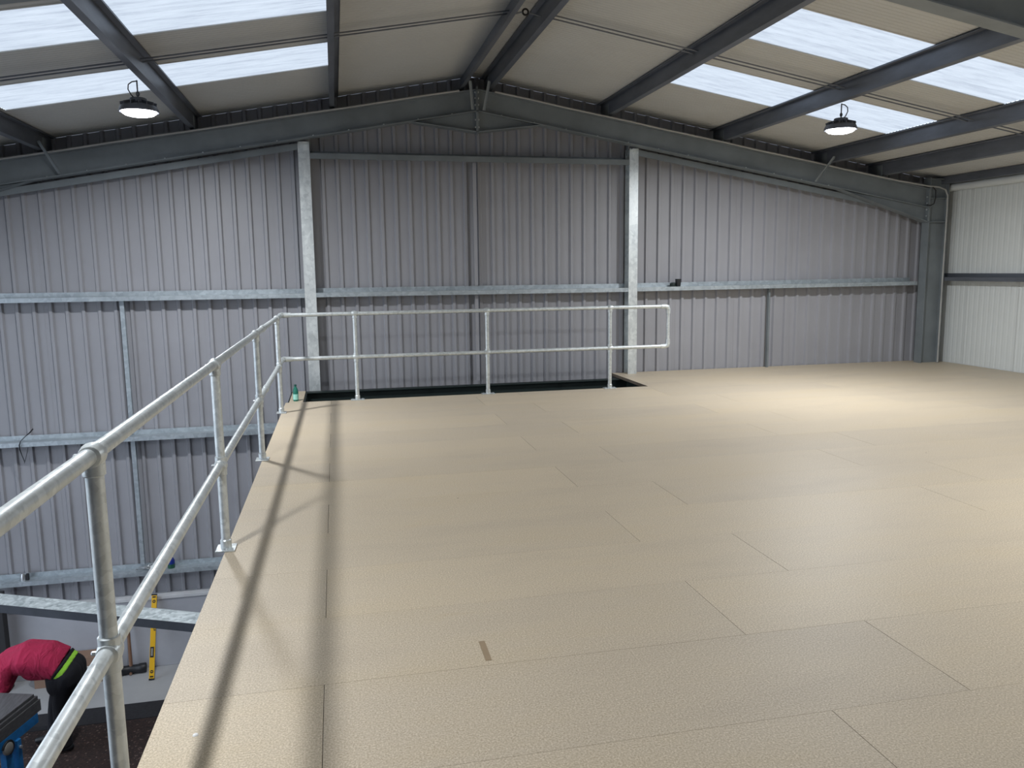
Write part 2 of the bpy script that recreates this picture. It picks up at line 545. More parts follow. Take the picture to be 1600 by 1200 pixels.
# ---- roof: one metre liner panels and rooflights between them
ceil = empty('ceiling', (RX, 4, 4.2))
tag(ceil, 'pitched roof of fine ribbed liner panels', kind='structure')
def roof_strip(x0, x1, y0, y1, name, mat, parent, pitch=0.0625, gd=0.005, lift=0.0):
    pr = micro(y0, y1, pitch, 0.010, gd)
    b = MB()
    vs, fs = [], []
    for yy, d in pr:
        vs += [(x0, yy, ZS(x0) + d + lift), (x1, yy, ZS(x1) + d + lift)]
    fs = [(2 * i, 2 * i + 1, 2 * i + 3, 2 * i + 2) for i in range(len(pr) - 1)]
    b.add(vs, fs)
    return b.build(name, mat, parent)
SKX_R = (4.02, 7.46)            # rooflights lie over two purlin bays on each slope
SKX_L = (2 * RX - 7.46, 2 * RX - 4.02)
LIGHT_ROWS = [6.95, 8.95]
wn = 1
rows = [-4.05 + i for i in range(16)]
edges = []
yy = -4.05
while yy < YW:
    edges.append((yy, min(yy + 1.0, YW)))
    yy += 1.0
for (a, b_) in edges:
    lit = any(abs(a - q) < 0.02 for q in LIGHT_ROWS + [0.95, 2.95])
    for side, (u, v) in ((1, SKX_R), (-1, SKX_L)):
        xe = XR + 0.06 if side > 0 else XL - 0.06
        if not lit:
            roof_strip(min(RX, xe), max(RX, xe), a, b_, 'roof_panel', MAT['liner'], ceil)
        else:
            for (p, q) in ((min(RX, xe), u), (v, max(RX, xe))):
                roof_strip(p, q, a, b_, 'roof_panel', MAT['liner'], ceil)
            w = roof_strip(u, v, a + 0.012, b_ - 0.012, 'window_%d' % wn, MAT['sky'], None, 0.125, 0.0025, 0.004)
            tag(w, '%s translucent rooflight strip on the %s slope' % ('front' if a < 8 else 'rear', 'right' if side > 0 else 'left'), kind='structure')
            # dark edge trims where the rooflight meets the panels
            t = MB()
            for ye in (a, b_):
                t.prism([(u, ye - 0.012, ZS(u) - 0.004), (v, ye - 0.012, ZS(v) - 0.004), (v, ye - 0.012, ZS(v) + 0.02), (u, ye - 0.012, ZS(u) + 0.02)], (0, 0.024, 0))
            t.build('rooflight_edge', MAT['liner'], w)
            wn += 1

# ---- primary frames
def i_rafter(name, side, yc, label, haunch=True):
    """tapering-free I rafter from the ridge to the eave, plus the haunch at the eave"""
    x0 = RX
    x1 = 9.36 if side > 0 else 2 * RX - 9.36
    e = empty(name, (x1, yc, ZR(x1)))
    tag(e, label, 'rafter', 'sloping portal rafters')
    D, F, tf, tw = 0.30, 0.16, 0.012, 0.009
    def slab(za, zb_, y0, y1, nm):
        b = MB()
        b.prism([(x0, y0, ZR(x0) - za), (x1, y0, ZR(x1) - za), (x1, y0, ZR(x1) - zb_), (x0, y0, ZR(x0) - zb_)], (0, y1 - y0, 0))
        return b.build(nm, MAT['frame'], e)
    slab(0, tf, yc - F / 2, yc + F / 2, 'top_flange')
    slab(tf, D - tf, yc - tw / 2, yc + tw / 2, 'web')
    slab(D - tf, D, yc - F / 2, yc + F / 2, 'bottom_flange')
    # eave haunch
    xs = RX + side * 5.72
    zb = 2.29
    b = MB()
    b.prism([(xs, yc - tw / 2, ZR(xs) - D), (x1, yc - tw / 2, ZR(x1) - D), (x1, yc - tw / 2, zb)], (0, tw, 0))
    hw = b.build('haunch', MAT['frame'], e)
    b = MB()
    b.prism([(xs, yc - F / 2, ZR(xs) - D - .001), (x1, yc - F / 2, zb), (x1, yc - F / 2, zb - tf), (xs + side * 0.05, yc - F / 2, ZR(xs) - D - .014)], (0, F, 0))
    b.build('haunch_flange', MAT['frame'], hw)
    # end plate with its bolts against the column
    MB().box(min(x1, x1 - side * 0.018), max(x1, x1 - side * 0.018), yc - F / 2, yc + F / 2, zb - 0.01, ZR(x1) + 0.02).build('end_plate', MAT['frame'], e)
    # apex haunch and plate
    xa = RX + side * 0.90
    b = MB()
    zt = 3.52
    b.prism([(RX, yc - tw / 2, ZR(RX) - D), (xa, yc - tw / 2, ZR(xa) - D), (RX, yc - tw / 2, zt)], (0, tw, 0))
    ah = b.build('apex_haunch', MAT['frame'], e)
    b = MB()
    b.prism([(xa, yc - F / 2, ZR(xa) - D), (RX, yc - F / 2, zt), (RX, yc - F / 2, zt - tf), (xa - side * .06, yc - F / 2, ZR(xa) - D - .022)], (0, F, 0))
    b.build('apex_flange', MAT['frame'], ah)
    xp = sorted((RX + side * 0.001, RX + side * 0.016))
    MB().box(xp[0], xp[1], yc - F / 2, yc + F / 2, zt - 0.03, ZR(RX) + 0.03).build('apex_plate', MAT['frame'], e)
    for i, z in enumerate((3.58, 3.68, 3.88, 3.97, 4.05)):
        MB().lathe((RX + side * 0.017, yc - 0.045, z), [(0.0, 0), (0.014, 0), (0.014, 0.012), (0.0, 0.012)], 6, (side, 0, 0)).build('bolt', MAT['bolt'], e)
    for i in range(4):
        MB().lathe((x1 - side * 0.018, yc - 0.045, 2.38 + 0.1 * i), [(0.0, 0), (0.014, 0), (0.014, 0.012), (0.0, 0.012)], 6, (-side, 0, 0)).build('bolt', MAT['bolt'], e)
    # small bolts along the bottom flange (gable frame only)
    if yc > 10:
        for i in range(12):
            xb = RX + side * (0.35 + 0.47 * i)
            MB().lathe((xb, yc - 0.05, ZR(xb) - D + tf), [(0.0, 0), (0.010, 0), (0.010, 0.014), (0.0, 0.014)], 6).build('flange_bolt', MAT['bolt'], e)
    return e
YG, YN = 11.40, 5.20
i_rafter('rafter', -1, YG, 'grey steel rafter sloping up to the left side of the ridge on the gable wall')
i_rafter('rafter', 1, YG, 'grey steel rafter sloping down right from the ridge along the gable wall')
i_rafter('rafter', 1, YN, 'nearest grey steel rafter, cutting across the top right corner overhead')
i_rafter('rafter', -1, YN, 'grey steel rafter of the nearer frame, above the left slope')

def i_column(name, side, yc, label):
    xi, xo = (9.36, 9.71) if side > 0 else (2 * RX - 9.36, 2 * RX - 9.71)
    e = empty(name, ((xi + xo) / 2, yc, ZF))
    tag(e, label, 'column', 'portal frame columns')
    F, tf, tw = 0.16, 0.013, 0.009
    zt = 2.98
    MB().box(min(xi, xi + side * tf), max(xi, xi + side * tf), yc - F / 2, yc + F / 2, ZF, zt).build('inner_flange', MAT['frame'], e)
    MB().box(min(xo, xo - side * tf), max(xo, xo - side * tf), yc - F / 2, yc + F / 2, ZF, zt).build('outer_flange', MAT['frame'], e)
    MB().box(min(xi, xo) + tf, max(xi, xo) - tf, yc - tw / 2, yc + tw / 2, ZF, zt).build('web', MAT['frame'], e)
    for z in (2.285, 2.66, 2.96):
        MB().box(min(xi, xo) + tf, max(xi, xo) - tf, yc - F / 2 + .004, yc - tw / 2, z - 0.006, z + 0.006).build('stiffener', MAT['frame'], e)
    return e
i_column('portal_column', 1, YG, 'dark grey steel column in the far right corner of the hall')
i_column('portal_column', -1, YG, 'grey steel column in the far left corner of the hall')
i_column('portal_column', 1, YN, 'grey steel column of the nearer frame by the right wall')
i_column('portal_column', -1, YN, 'grey steel column of the nearer frame by the left wall')

# gable posts standing inside the cladding
def gable_post(x0, x1, ztop, label):
    e = empty('gable_post', ((x0 + x1) / 2, 11.6, ZF))
    tag(e, label, 'post', 'galvanised gable posts')
    MB().box(x0, x1, 11.50, 11.51, -2.884, ztop).build('front_flange', MAT['post'], e)
    MB().box(x0, x1, 11.672, 11.682, -2.884, ztop).build('rear_flange', MAT['post'], e)
    MB().box((x0 + x1) / 2 - .005, (x0 + x1) / 2 + .005, 11.51, 11.672, -2.884, ztop).build('web', MAT['post'], e)
    MB().box(x0 + 0.02, x1 - 0.02, 11.44, 11.50, ztop - 0.02, ztop - 0.008).build('cleat', MAT['post'], e)
    b = MB()
    xs = x1 + 0.005 if x0 < RX else x0 - 0.015
    b.prism([(xs, 11.46, ztop + 0.07), (xs, 11.60, ztop + 0.07), (xs, 11.60, ztop - 0.09)], (0.010, 0, 0))
    b.build('gusset_plate', MAT['frame'], e)
gable_post(-0.415, -0.262, ZR(-0.34) - 0.315, 'spangled galvanised post at the left end of the stair opening')
gable_post(4.335, 4.475, ZR(4.4) - 0.315, 'spangled galvanised post standing on the deck right of the stair opening')

# ---- purlins: Z sections running the length of the roof
def z_purlin(x, side, label, h=0.185, group='roof purlins'):
    """side: +1 right slope. bottom flange points down the slope, top flange up it"""
    e = empty('purlin', (x, 4, ZP(x)))
    tag(e, label, 'purlin', group)
    fl, t, lip = 0.062, 0.004, 0.016
    z0 = ZP(x)
    ya, yb = YB + 0.02, YW - 0.035
    b = MB()
    b.box(x - t / 2, x + t / 2, ya, yb, z0, z0 + h)
    b.build('web', MAT['purlin'], e)
    b = MB()
    xd = x + side * fl
    zz = z0 - SL * fl
    b.prism([(x, ya, z0), (xd, ya, zz), (xd, ya, zz + t), (x, ya, z0 + t)], (0, yb - ya, 0))
    b.prism([(xd, ya, zz), (xd - side * t, ya, zz), (xd - side * t, ya, zz + lip), (xd, ya, zz + lip)], (0, yb - ya, 0))
    b.build('bottom_flange', MAT['purlin'], e)
    b = MB()
    xu = x - side * fl
    z1 = z0 + h
    zu = z1 + SL * fl
    b.prism([(x, ya, z1 - t), (xu, ya, zu - t), (xu, ya, zu), (x, ya, z1)], (0, yb - ya, 0))
    b.prism([(xu, ya, zu), (xu + side * t, ya, zu), (xu + side * t, ya, zu - lip), (xu, ya, zu - lip)], (0, yb - ya, 0))
    b.build('top_flange', MAT['purlin'], e)
    for yc in (YG, YN):
        MB().box(min(x - side * .006, x - side * .002), max(x - side * .006, x - side * .002), yc - 0.06, yc + 0.06, ZR(x) - 0.001, z0 + h * 0.8).build('cleat', MAT['frame'], e)
    return e
PUR = {}
PUR['R0'] = z_purlin(2.20, 1, 'dark purlin just right of the ridge')
PUR['R1'] = z_purlin(3.95, 1, 'purlin on the right slope at the inner edge of the rooflights')
PUR['R2'] = z_purlin(5.76, 1, 'purlin on the right slope that carries the right hand lamp')
PUR['R3'] = z_purlin(7.50, 1, 'purlin on the right slope at the outer edge of the rooflights')
PUR['R4'] = z_purlin(8.48, 1, 'purlin on the right slope nearest the eaves beam')
PUR['L0'] = z_purlin(1.86, -1, 'dark purlin just left of the ridge')
PUR['L1'] = z_purlin(0.09, -1, 'purlin on the left slope at the inner edge of the rooflights')
PUR['L2'] = z_purlin(-1.70, -1, 'purlin on the left slope that carries the left hand lamp')
PUR['L3'] = z_purlin(-3.50, -1, 'purlin on the left slope at the outer edge of the rooflights')
PUR['L4'] = z_purlin(-4.42, -1, 'purlin on the left slope nearest the eaves')
for side in (1, -1):
    x = RX + side * (9.62 - RX)
    e = empty('eaves_beam', (x, 4, 2.9))
    tag(e, 'dark eaves beam along the top of the %s wall' % ('right' if side > 0 else 'left'), 'beam')
    MB().box(x - .003, x + .003, YB + .02, YW - .035, 2.885, 3.0).build('web', MAT['purlin'], e)
    for nm, z in (('bottom_flange', 2.885), ('top_flange', 2.996)):
        MB().box(min(x, x + side * .08), max(x, x + side * .08), YB + .02, YW - .035, z, z + .004).build(nm, MAT['purlin'], e)

# ---- sag rods between the purlins
def rod(x0, x1, y, dz, label):
    b = MB()
    for k in (0, 1):  # second tube imitates the highlight along the rod's lower edge
        b.tube([(x0, y + 0.10 * k, ZP(x0) + dz), (x1, y + 0.10 * k, ZP(x1) + dz)], 0.008, 8)
    o = b.build('sag_rod', MAT['purlin'], smooth=True)
    tag(o, label, 'rod', 'sag rods between purlins')
rod(2.20, 3.95, 8.42, 0.12, 'thin sag rod between the ridge and the first purlin on the right slope')
rod(3.95, 5.76, 8.42, 0.12, 'thin sag rod crossing between the right rooflights, ridge side')
rod(5.76, 7.50, 8.42, 0.12, 'thin sag rod behind the right lamp, eaves side')
rod(0.09, 1.86, 8.42, 0.12, 'thin sag rod between the ridge and the first purlin on the left slope')
rod(-1.70, 0.09, 8.42, 0.12, 'thin sag rod crossing between the left rooflights, ridge side')
rod(-3.50, -1.70, 8.42, 0.12, 'thin sag rod left of the left lamp, eaves side')
rod(7.50, 8.48, 8.42, 0.12, 'short sag rod at the eaves end of the right slope')
e = empty('ridge_tie', (RX, 8.42, 4.2))
tag(e, 'short ridge tie with a ring joint between the two ridge purlins', 'tie')
MB().tube([(1.86, 8.42, 4.19), (2.0, 8.42, 4.222)], 0.009, 8).build('tie_bar', MAT['purlin'], e, smooth=True)
MB().tube([(2.06, 8.42, 4.222), (2.20, 8.42, 4.19)], 0.009, 8).build('tie_bar', MAT['purlin'], e, smooth=True)
b = MB()
b.tube([(2.03 + 0.03 * math.cos(a), 8.42, 4.225 + 0.03 * math.sin(a)) for a in [2 * PI * k / 16 for k in range(17)]], 0.010, 8)
b.build('ring', MAT['black'], e, smooth=True)

# ---- fly braces from purlin to rafter
def brace(a, b_, label):
    o = MB().bar(a, b_, 0.035, 0.006, (0, 1, 0.2))
    o.bar((a[0] + .016, a[1], a[2]), (b_[0] + .016, b_[1], b_[2]), 0.005, 0.032, (0, 1, 0.2))
    tag(o.build('fly_brace', MAT['frame']), label, 'brace', 'fly braces on the gable rafter')
brace((-3.475, 11.10, ZP(-3.50) + 0.07), (-3.33, 11.32, ZR(-3.33) - 0.275), 'short brace angle across the left rafter near the left edge')
brace((1.90, 11.12, 4.15), (1.965, 11.32, ZR(1.965) - 0.27), 'left of the two short brace angles at the ridge')
brace((2.165, 11.12, 4.15), (2.12, 11.32, ZR(2.13) - 0.27), 'right of the two short brace angles at the ridge')
brace((7.462, 11.10, ZP(7.50) + 0.06), (7.30, 11.32, ZR(7.30) - 0.275), 'short brace angle across the right rafter near the corner')

# ---- sheeting rails on the gable: Z sections lying flat
def z_rail(p, q, label, drop=0.06, rise=0.062, mat='rail'):
    """p, q = (x, z of the web) at both ends; web runs back to the cladding"""
    e = empty('sheeting_rail', ((p[0] + q[0]) / 2, 11.6, (p[1] + q[1]) / 2))
    tag(e, label, 'rail', 'sheeting rails on the gable wall')
    yf, yb, t = 11.50, 11.676, 0.004
    def pl(y0, y1, a, b_, nm):
        k = MB()
        k.prism([(p[0], y0, p[1] + a), (q[0], y0, q[1] + a), (q[0], y0, q[1] + b_), (p[0], y0, p[1] + b_)], (0, y1 - y0, 0))
        return k.build(nm, MAT[mat], e)
    pl(yf, yb, -t, 0, 'web')
    pl(yf - t, yf, -drop, 0, 'front_flange')
    pl(yb, yb + t, -t, rise, 'rear_flange')
    pl(yf, yf + 0.014, -drop, -drop + t, 'lip')
    return e
PL0, PL1, PR0, PR1 = -0.415, -0.262, 4.335, 4.475
z_rail((XL + .02, 1.325), (PL0, 1.318), 'galvanised rail at chest height, left bay, left of the posts')
z_rail((PL1, 1.322), (PR0, 1.315), 'galvanised rail at chest height behind the stair opening, between the posts')
z_rail((PR1, 1.318), (9.36, 1.335), 'galvanised rail at chest height, right bay, with the black cup on it')
z_rail((PL1, 3.212), (PR0, 3.196), 'high galvanised rail under the ridge, between the two posts', 0.075, 0.05, 'frame')
z_rail((XL + .02, -0.575), (PL0 - 0.004, -0.575), 'galvanised rail below deck level, carrying the dangling black cable')
z_rail((XL + .02, -2.49), (PL0 - 0.004, -2.49), 'lowest galvanised rail, just above the concrete dado')
# sloping rails under the rafters in the outer bays
z_rail((-5.3, ZR(-5.3) - 0.325), (PL0, ZR(PL0) - 0.325), 'sloping grey rail under the left rafter', 0.085, 0.03, 'frame')
z_rail((PR1, ZR(PR1) - 0.322), (8.75, ZR(8.75) - 0.322), 'sloping grey rail under the right rafter', 0.085, 0.03, 'frame')
# short upright struts between the rails
def strut(x, z0, z1, label, w=0.055, mat='rail'):
    b = MB()
    b.box(x - w / 2, x + w / 2, 11.60, 11.604, z0, z1)
    b.box(x - w / 2, x - w / 2 + .004, 11.604, 11.66, z0, z1)
    b.box(x + w / 2 - .004, x + w / 2, 11.604, 11.66, z0, z1)
    tag(b.build('wall_strut', MAT[mat]), label, 'strut', 'upright struts between the rails')
strut(-2.80, -0.51, 1.26, 'upright strut in the left bay below the chest height rail')
strut(-2.80, -2.42, -0.64, 'upright strut in the left bay below deck level')
strut(2.02, 1.39, 3.13, 'upright strut under the ridge, above the chest height rail', 0.05, 'clad')
strut(2.02, -0.02, 1.25, 'upright strut behind the back railing, below the chest height rail', 0.05, 'clad')
strut(6.75, 0.0, 1.26, 'upright strut in the right bay below the chest height rail, painted dark as if shaded', 0.03, 'frame')  # primer grey darkens the whole strut to imitate its shaded side

# rails on the right wall
def side_rail(z, label):
    e = empty('side_rail', (9.8, 4, z))
    tag(e, label, 'rail', 'rails on the right wall')
    MB().box(9.715, 9.872, YB + .02, YW - .05, z - .004, z).build('web', MAT['purlin'], e)
    MB().box(9.711, 9.715, YB + .02, YW - .05, z - .06, z).build('front_flange', MAT['purlin'], e)
    MB().box(9.868, 9.872, YB + .02, YW - .05, z, z + .06).build('rear_flange', MAT['purlin'], e)
side_rail(1.40, 'dark steel rail running along the pale right wall')

# ---- cable conduits
b = MB()
pts = [(RX + 0.25 + i * 0.5, YG - 0.095, ZR(RX + 0.25 + i * 0.5) + 0.006 + 0.004 * math.sin(i * 2.1)) for i in range(14)]
pts += [(9.30, YG - 0.095, 2.845), (9.50, YG - 0.10, 2.83), (9.62, YG - 0.10, 2.79), (9.665, YG - 0.10, 2.70), (9.672, YG - 0.098, 2.5), (9.668, YG - 0.098, 1.2), (9.668, YG - 0.098, 0.01)]
b.tube(pts, 0.0125, 8)
o = b.build('conduit', MAT['pipegrey'], smooth=True)
tag(o, 'pale conduit along the right rafter, turning down the corner column', 'conduit')
b = MB()
b.tube([(RX - 0.25 - i * 0.5, YG - 0.095, ZR(RX - 0.25 - i * 0.5) + 0.006 + 0.003 * math.sin(i * 1.7)) for i in range(15)], 0.0125, 8)
tag(b.build('conduit', MAT['pipegrey'], smooth=True), 'pale conduit along the top of the left rafter', 'conduit')
b = MB()
b.tube([(9.36 + 0.02, YG - 0.10, 2.83), (9.44, YG - .10, 2.78), (9.445, YG - .10, 2.66), (9.42, YG - .10, 2.57), (9.36, YG - .095, 2.54), (9.30, YG - .09, 2.55)], 0.009, 8)
tag(b.build('cable_loop', MAT['black'], smooth=True), 'black cable looped at the corner column head', 'cable')

# ---- high-bay lamps
def lamp(x, y, label, side, watts=LAMP_W):
    zh = ZP(x) - SL * 0.03
    zt = zh - 0.155                       # crown of the housing
    e = empty('high_bay_lamp', (x, y, zh))
    tag(e, label, 'lamp', 'round high bay lamps')
    b = MB()
    prof = [(0.0, 0.0), (0.072, 0.0), (0.078, -0.006), (0.078, -0.040), (0.092, -0.056), (0.140, -0.066), (0.168, -0.080), (0.182, -0.112), (0.186, -0.134), (0.178, -0.134), (0.166, -0.112), (0.150, -0.104), (0.0, -0.100)]
    b.lathe((x, y, zt), prof, 28)
    for k in range(14):
        a = 2 * PI * k / 14
        p0 = (x + 0.06 * math.cos(a), y + 0.06 * math.sin(a), zt - 0.035)
        p1 = (x + 0.165 * math.cos(a), y + 0.165 * math.sin(a), zt - 0.066)
        b.bar(p0, p1, 0.007, 0.035)
    b.build('housing', MAT['lamp'], e, smooth=True)
    b = MB()
    b.lathe((x, y, zt - 0.106), [(0.0, 0.0), (0.150, 0.0), (0.160, -0.018), (0.158, -0.034), (0.135, -0.052), (0.09, -0.064), (0.0, -0.070)], 28)
    b.build('lens', MAT['lens'], e, smooth=True)
    b = MB()
    b.tube([(x, y, zh + 0.012), (x, y, zt)], 0.007, 8)
    b.tube([(x + 0.014 * math.sin(a), y, zt + 0.04 - 0.02 * math.cos(a)) for a in [2 * PI * k / 10 for k in range(11)]], 0.005, 6)
    b.build('hook', MAT['lamp'], e, smooth=True)
    b = MB()
    s = side
    b.tube([(x + s * .03, y, zt - 0.002), (x + s * .06, y, zt + 0.03), (x + s * .085, y, zt + .08), (x + s * .08, y, zt + .125), (x + s * .045, y, zt + .152), (x + s * .0, y, zt + .16)], 0.006, 6)
    b.build('cable', MAT['black'], e, smooth=True)
    ld = bpy.data.lights.new('lamp_light', 'AREA')
    ld.shape = 'DISK'
    ld.size = 0.26
    ld.energy = watts
    ld.color = (0.95, 0.975, 1.0)
    lo = bpy.data.objects.new('lamp_light', ld)
    C.objects.link(lo)
    lo.parent = e
    lo.location = (0, 0, (zt - 0.180) - zh)
lamp(-1.80, 8.70, 'round lamp hanging lit under the left roof slope', -1)
lamp(5.86, 8.62, 'round lamp hanging lit under the right roof slope', 1)
lamp(-1.80, 2.70, 'round lamp of the nearer bay, under the left slope', -1, LAMP_W * 0.68)
lamp(5.86, 2.70, 'round lamp of the nearer bay, under the right slope', 1, LAMP_W * 1.15)

# ------------------------------------------------------------------ guard railing
rail = empty('guard_railing', (-0.675, 5, 0))
tag(rail, 'galvanised tubular guard railing along the left edge and the stair opening', 'railing')
RT = 0.0255
ZT, ZM = 1.09, 0.5479
def XRL(y): return -0.717 + 0.005 * y
def ZMID(y): return 0.492 + 0.0062 * (y - 2.45)     # the lower rail climbs very slightly towards the back
def post(x, y, turn):
    p = MB().tube([(x, y, 0.006), (x, y, ZT - 0.01)], RT, 20).build('post', MAT['tube'], rail, smooth=True)
    hx, hy = (0.055, 0.065) if turn == 'y' else (0.085, 0.05)
    b = MB().box(x - hx, x + hx, y - hy, y + hy, 0.0006, 0.009)
    b.build('base_plate', MAT['tube'], p, bevel=0.002)
    b = MB().tube([(x, y, 0.009), (x, y, 0.055)], RT + 0.006, 20)
    b.tube([(x, y, 0.055), (x, y, 0.062)], [RT + 0.006, RT + 0.001], 20)
    b.build('base_socket', MAT['tube'], p, smooth=True)
    d = (0.0, 0.045) if turn == 'y' else (0.062, 0.0)
    for s in (-1, 1):
        MB().lathe((x + s * d[0], y + s * d[1], 0.009), [(0, 0), (0.011, 0), (0.011, 0.009), (0.0, 0.009)], 6).build('anchor_bolt', MAT['bolt'], p)
    ax = Vector((0, 1, 0)) if turn == 'y' else Vector((1, 0, 0))
    out = Vector((-1, 0, 0)) if turn == 'y' else Vector((0, 1, 0))
    for z, nm in ((ZT, 'tee_fitting'), (ZMID(y) if turn == 'y' else ZM, 'cross_fitting')):
        c = Vector((x, y, z))
        b = MB()
        b.tube([c - ax * 0.036, c - ax * 0.034, c - ax * 0.018, c, c + ax * 0.018, c + ax * 0.034, c + ax * 0.036],
               [RT + .003, RT + .006, RT + 0.0095, RT + 0.012, RT + 0.0095, RT + .006, RT + .003], 20)
        lo_ = z - 0.062
        hi_ = z if nm == 'tee_fitting' else z + 0.05
        b.tube([(x, y, lo_), (x, y, lo_ + .004), (x, y, hi_ - .003), (x, y, hi_)], [RT + .002, RT + .006, RT + .006, RT + .003], 20)
        b.build(nm, MAT['tube'], rail, smooth=True)
        MB().lathe(c + out * (RT + 0.009) + Vector((0, 0, -0.002)), [(0, 0), (0.0075, 0), (0.0075, 0.014), (0.005, 0.017), (0, 0.017)], 8, tuple(out)).build('set_screw', MAT['bolt'], rail)
YS = [0.0, 2.45, 4.77, 7.08, 9.46]
for yv in YS:
    post(XRL(yv) + 0.004, yv, 'y')
XB = [0.22, 1.90, 3.575]
YR = 10.17
for xv in XB:
    post(xv, YR, 'x')
for z, nm in ((ZT, 'top_rail'), (ZM, 'mid_rail')):
    zf = (lambda y: ZT) if z == ZT else ZMID
    MB().tube([(XRL(-1.2), -1.2, zf(-1.2)), (XRL(7.78), 7.78, zf(7.78))], RT * 0.98, 20).build(nm, MAT['tube'], rail, smooth=True)
    MB().tube([(XRL(7.78), 7.78, zf(7.78)), (XRL(YR), YR - 0.06, z)], RT * 0.98, 20).build(nm, MAT['tube'], rail, smooth=True)
    MB().tube([(XRL(7.7), 7.70, zf(7.7)), (XRL(7.7), 7.704, zf(7.7)), (XRL(7.86), 7.856, zf(7.86)), (XRL(7.86), 7.86, zf(7.86))], [RT + .001, RT + .005, RT + .005, RT + .001], 20).build('coupling', MAT['tube'], rail, smooth=True)
    # corner elbow
    xc = XRL(YR)
    arc = [(xc, YR - 0.12, z), (xc, YR - 0.05, z), (xc + 0.012, YR - 0.012, z), (xc + 0.05, YR, z), (xc + 0.12, YR, z)]
    MB().tube(arc, [RT + .004, RT + .007, RT + .009, RT + .007, RT + .004], 20).build('corner_elbow', MAT['tube'], rail, smooth=True)
    MB().tube([(xc + 0.06, YR, z), (4.36, YR, z)], RT * 0.98, 20).build(nm, MAT['tube'], rail, smooth=True)
    s = -1 if z == ZT else 1
    arc = [(4.30, YR, z), (4.36, YR, z), (4.395, YR, z + s * 0.010), (4.405, YR, z + s * 0.045), (4.405, YR, z + s * 0.10)]
    MB().tube(arc, [RT + .004, RT + .007, RT + .009, RT + .007, RT + .004], 20).build('end_elbow', MAT['tube'], rail, smooth=True)
MB().tube([(4.405, YR, ZM + 0.05), (4.405, YR, ZT - 0.05)], RT * 0.92, 20).build('end_upright', MAT['tube'], rail, smooth=True)

# ------------------------------------------------------------------ stair opening edges
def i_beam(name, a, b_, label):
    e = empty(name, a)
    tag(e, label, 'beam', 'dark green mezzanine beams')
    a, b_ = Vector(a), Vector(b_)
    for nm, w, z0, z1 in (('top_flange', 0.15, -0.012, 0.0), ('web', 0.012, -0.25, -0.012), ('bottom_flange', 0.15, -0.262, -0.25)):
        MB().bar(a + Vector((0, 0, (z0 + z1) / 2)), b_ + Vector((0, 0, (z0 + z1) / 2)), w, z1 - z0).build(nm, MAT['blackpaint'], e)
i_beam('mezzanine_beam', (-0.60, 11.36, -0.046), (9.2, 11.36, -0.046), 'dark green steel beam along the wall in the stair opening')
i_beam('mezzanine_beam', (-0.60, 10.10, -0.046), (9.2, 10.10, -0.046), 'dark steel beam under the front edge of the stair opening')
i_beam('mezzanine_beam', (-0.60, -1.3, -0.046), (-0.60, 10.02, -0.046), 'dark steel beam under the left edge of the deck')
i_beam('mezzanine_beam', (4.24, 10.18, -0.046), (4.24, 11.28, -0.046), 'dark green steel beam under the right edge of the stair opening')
b = MB().box(-0.63, 4.13, 11.44, 11.452, -1.2, -0.05)  # near-black sheet across the back of the opening
tag(b.build('back_board', MAT['blackpaint']), 'dark green board below the wall in the stair opening', 'board')
b = MB().box(-0.63, -0.46, 10.22, 11.30, -0.042, -0.02)
tag(b.build('ledge_board', [MAT['deck']]), 'narrow chipboard ledge at the left end of the stair opening', 'board')
b = MB().box(-0.655, -0.44, 10.21, 11.43, -0.30, -0.044)
tag(b.build('ledge_bearer', MAT['blackpaint']), 'dark bearer under the narrow chipboard ledge', 'bearer')

# ------------------------------------------------------------------ small things on the deck and rails
bx, by, bz = -0.55, 10.44, -0.0195
e = empty('bottle', (bx, by, bz))
tag(e, 'green plastic bottle standing on the ledge by the corner post', 'bottle')
MB().lathe((bx, by, bz), [(0.0, 0.0), (0.030, 0.0), (0.034, 0.006), (0.034, 0.095), (0.032, 0.10), (0.034, 0.105), (0.034, 0.13), (0.028, 0.155), (0.016, 0.178), (0.013, 0.185), (0.013, 0.195), (0.0, 0.195)], 20).build('body', MAT['bottle'], e, smooth=True)
MB().lathe((bx, by, bz + 0.02), [(0.0, 0), (0.0347, 0.0), (0.0347, 0.07), (0.0, 0.07)], 20).build('label_band', MAT['label'], e, smooth=True)
MB().lathe((bx, by, bz + 0.19), [(0.0, 0), (0.016, 0.0), (0.016, 0.022), (0.0, 0.022)], 16).build('cap', MAT['cap'], e, smooth=True)

cx, cy, cz = 5.17, 11.57, 1.3185
e = empty('cup', (cx, cy, cz))
tag(e, 'black tapered cup standing on the rail of the right bay', 'cup')
MB().lathe((cx, cy, cz), [(0.0, 0.0), (0.034, 0.0), (0.036, 0.005), (0.046, 0.108), (0.046, 0.116), (0.043, 0.116), (0.034, 0.012), (0.0, 0.010)], 24).build('cup_wall', MAT['black'], e, smooth=True)
MB().tube([(cx + 0.0455 * math.cos(a), cy + 0.0455 * math.sin(a), cz + 0.113) for a in [2 * PI * k / 24 for k in range(25)]], 0.0035, 6).build('rim', MAT['black'], e, smooth=True)
b = MB().lathe((5.085, 11.58, 1.3185), [(0.018, 0.0), (0.044, 0.0), (0.045, 0.004), (0.045, 0.048), (0.044, 0.052), (0.018, 0.052)], 24)
tag(b.build('tape_roll', MAT['blackpaint'], smooth=True), 'dark roll of tape lying beside the black cup', 'tape roll')

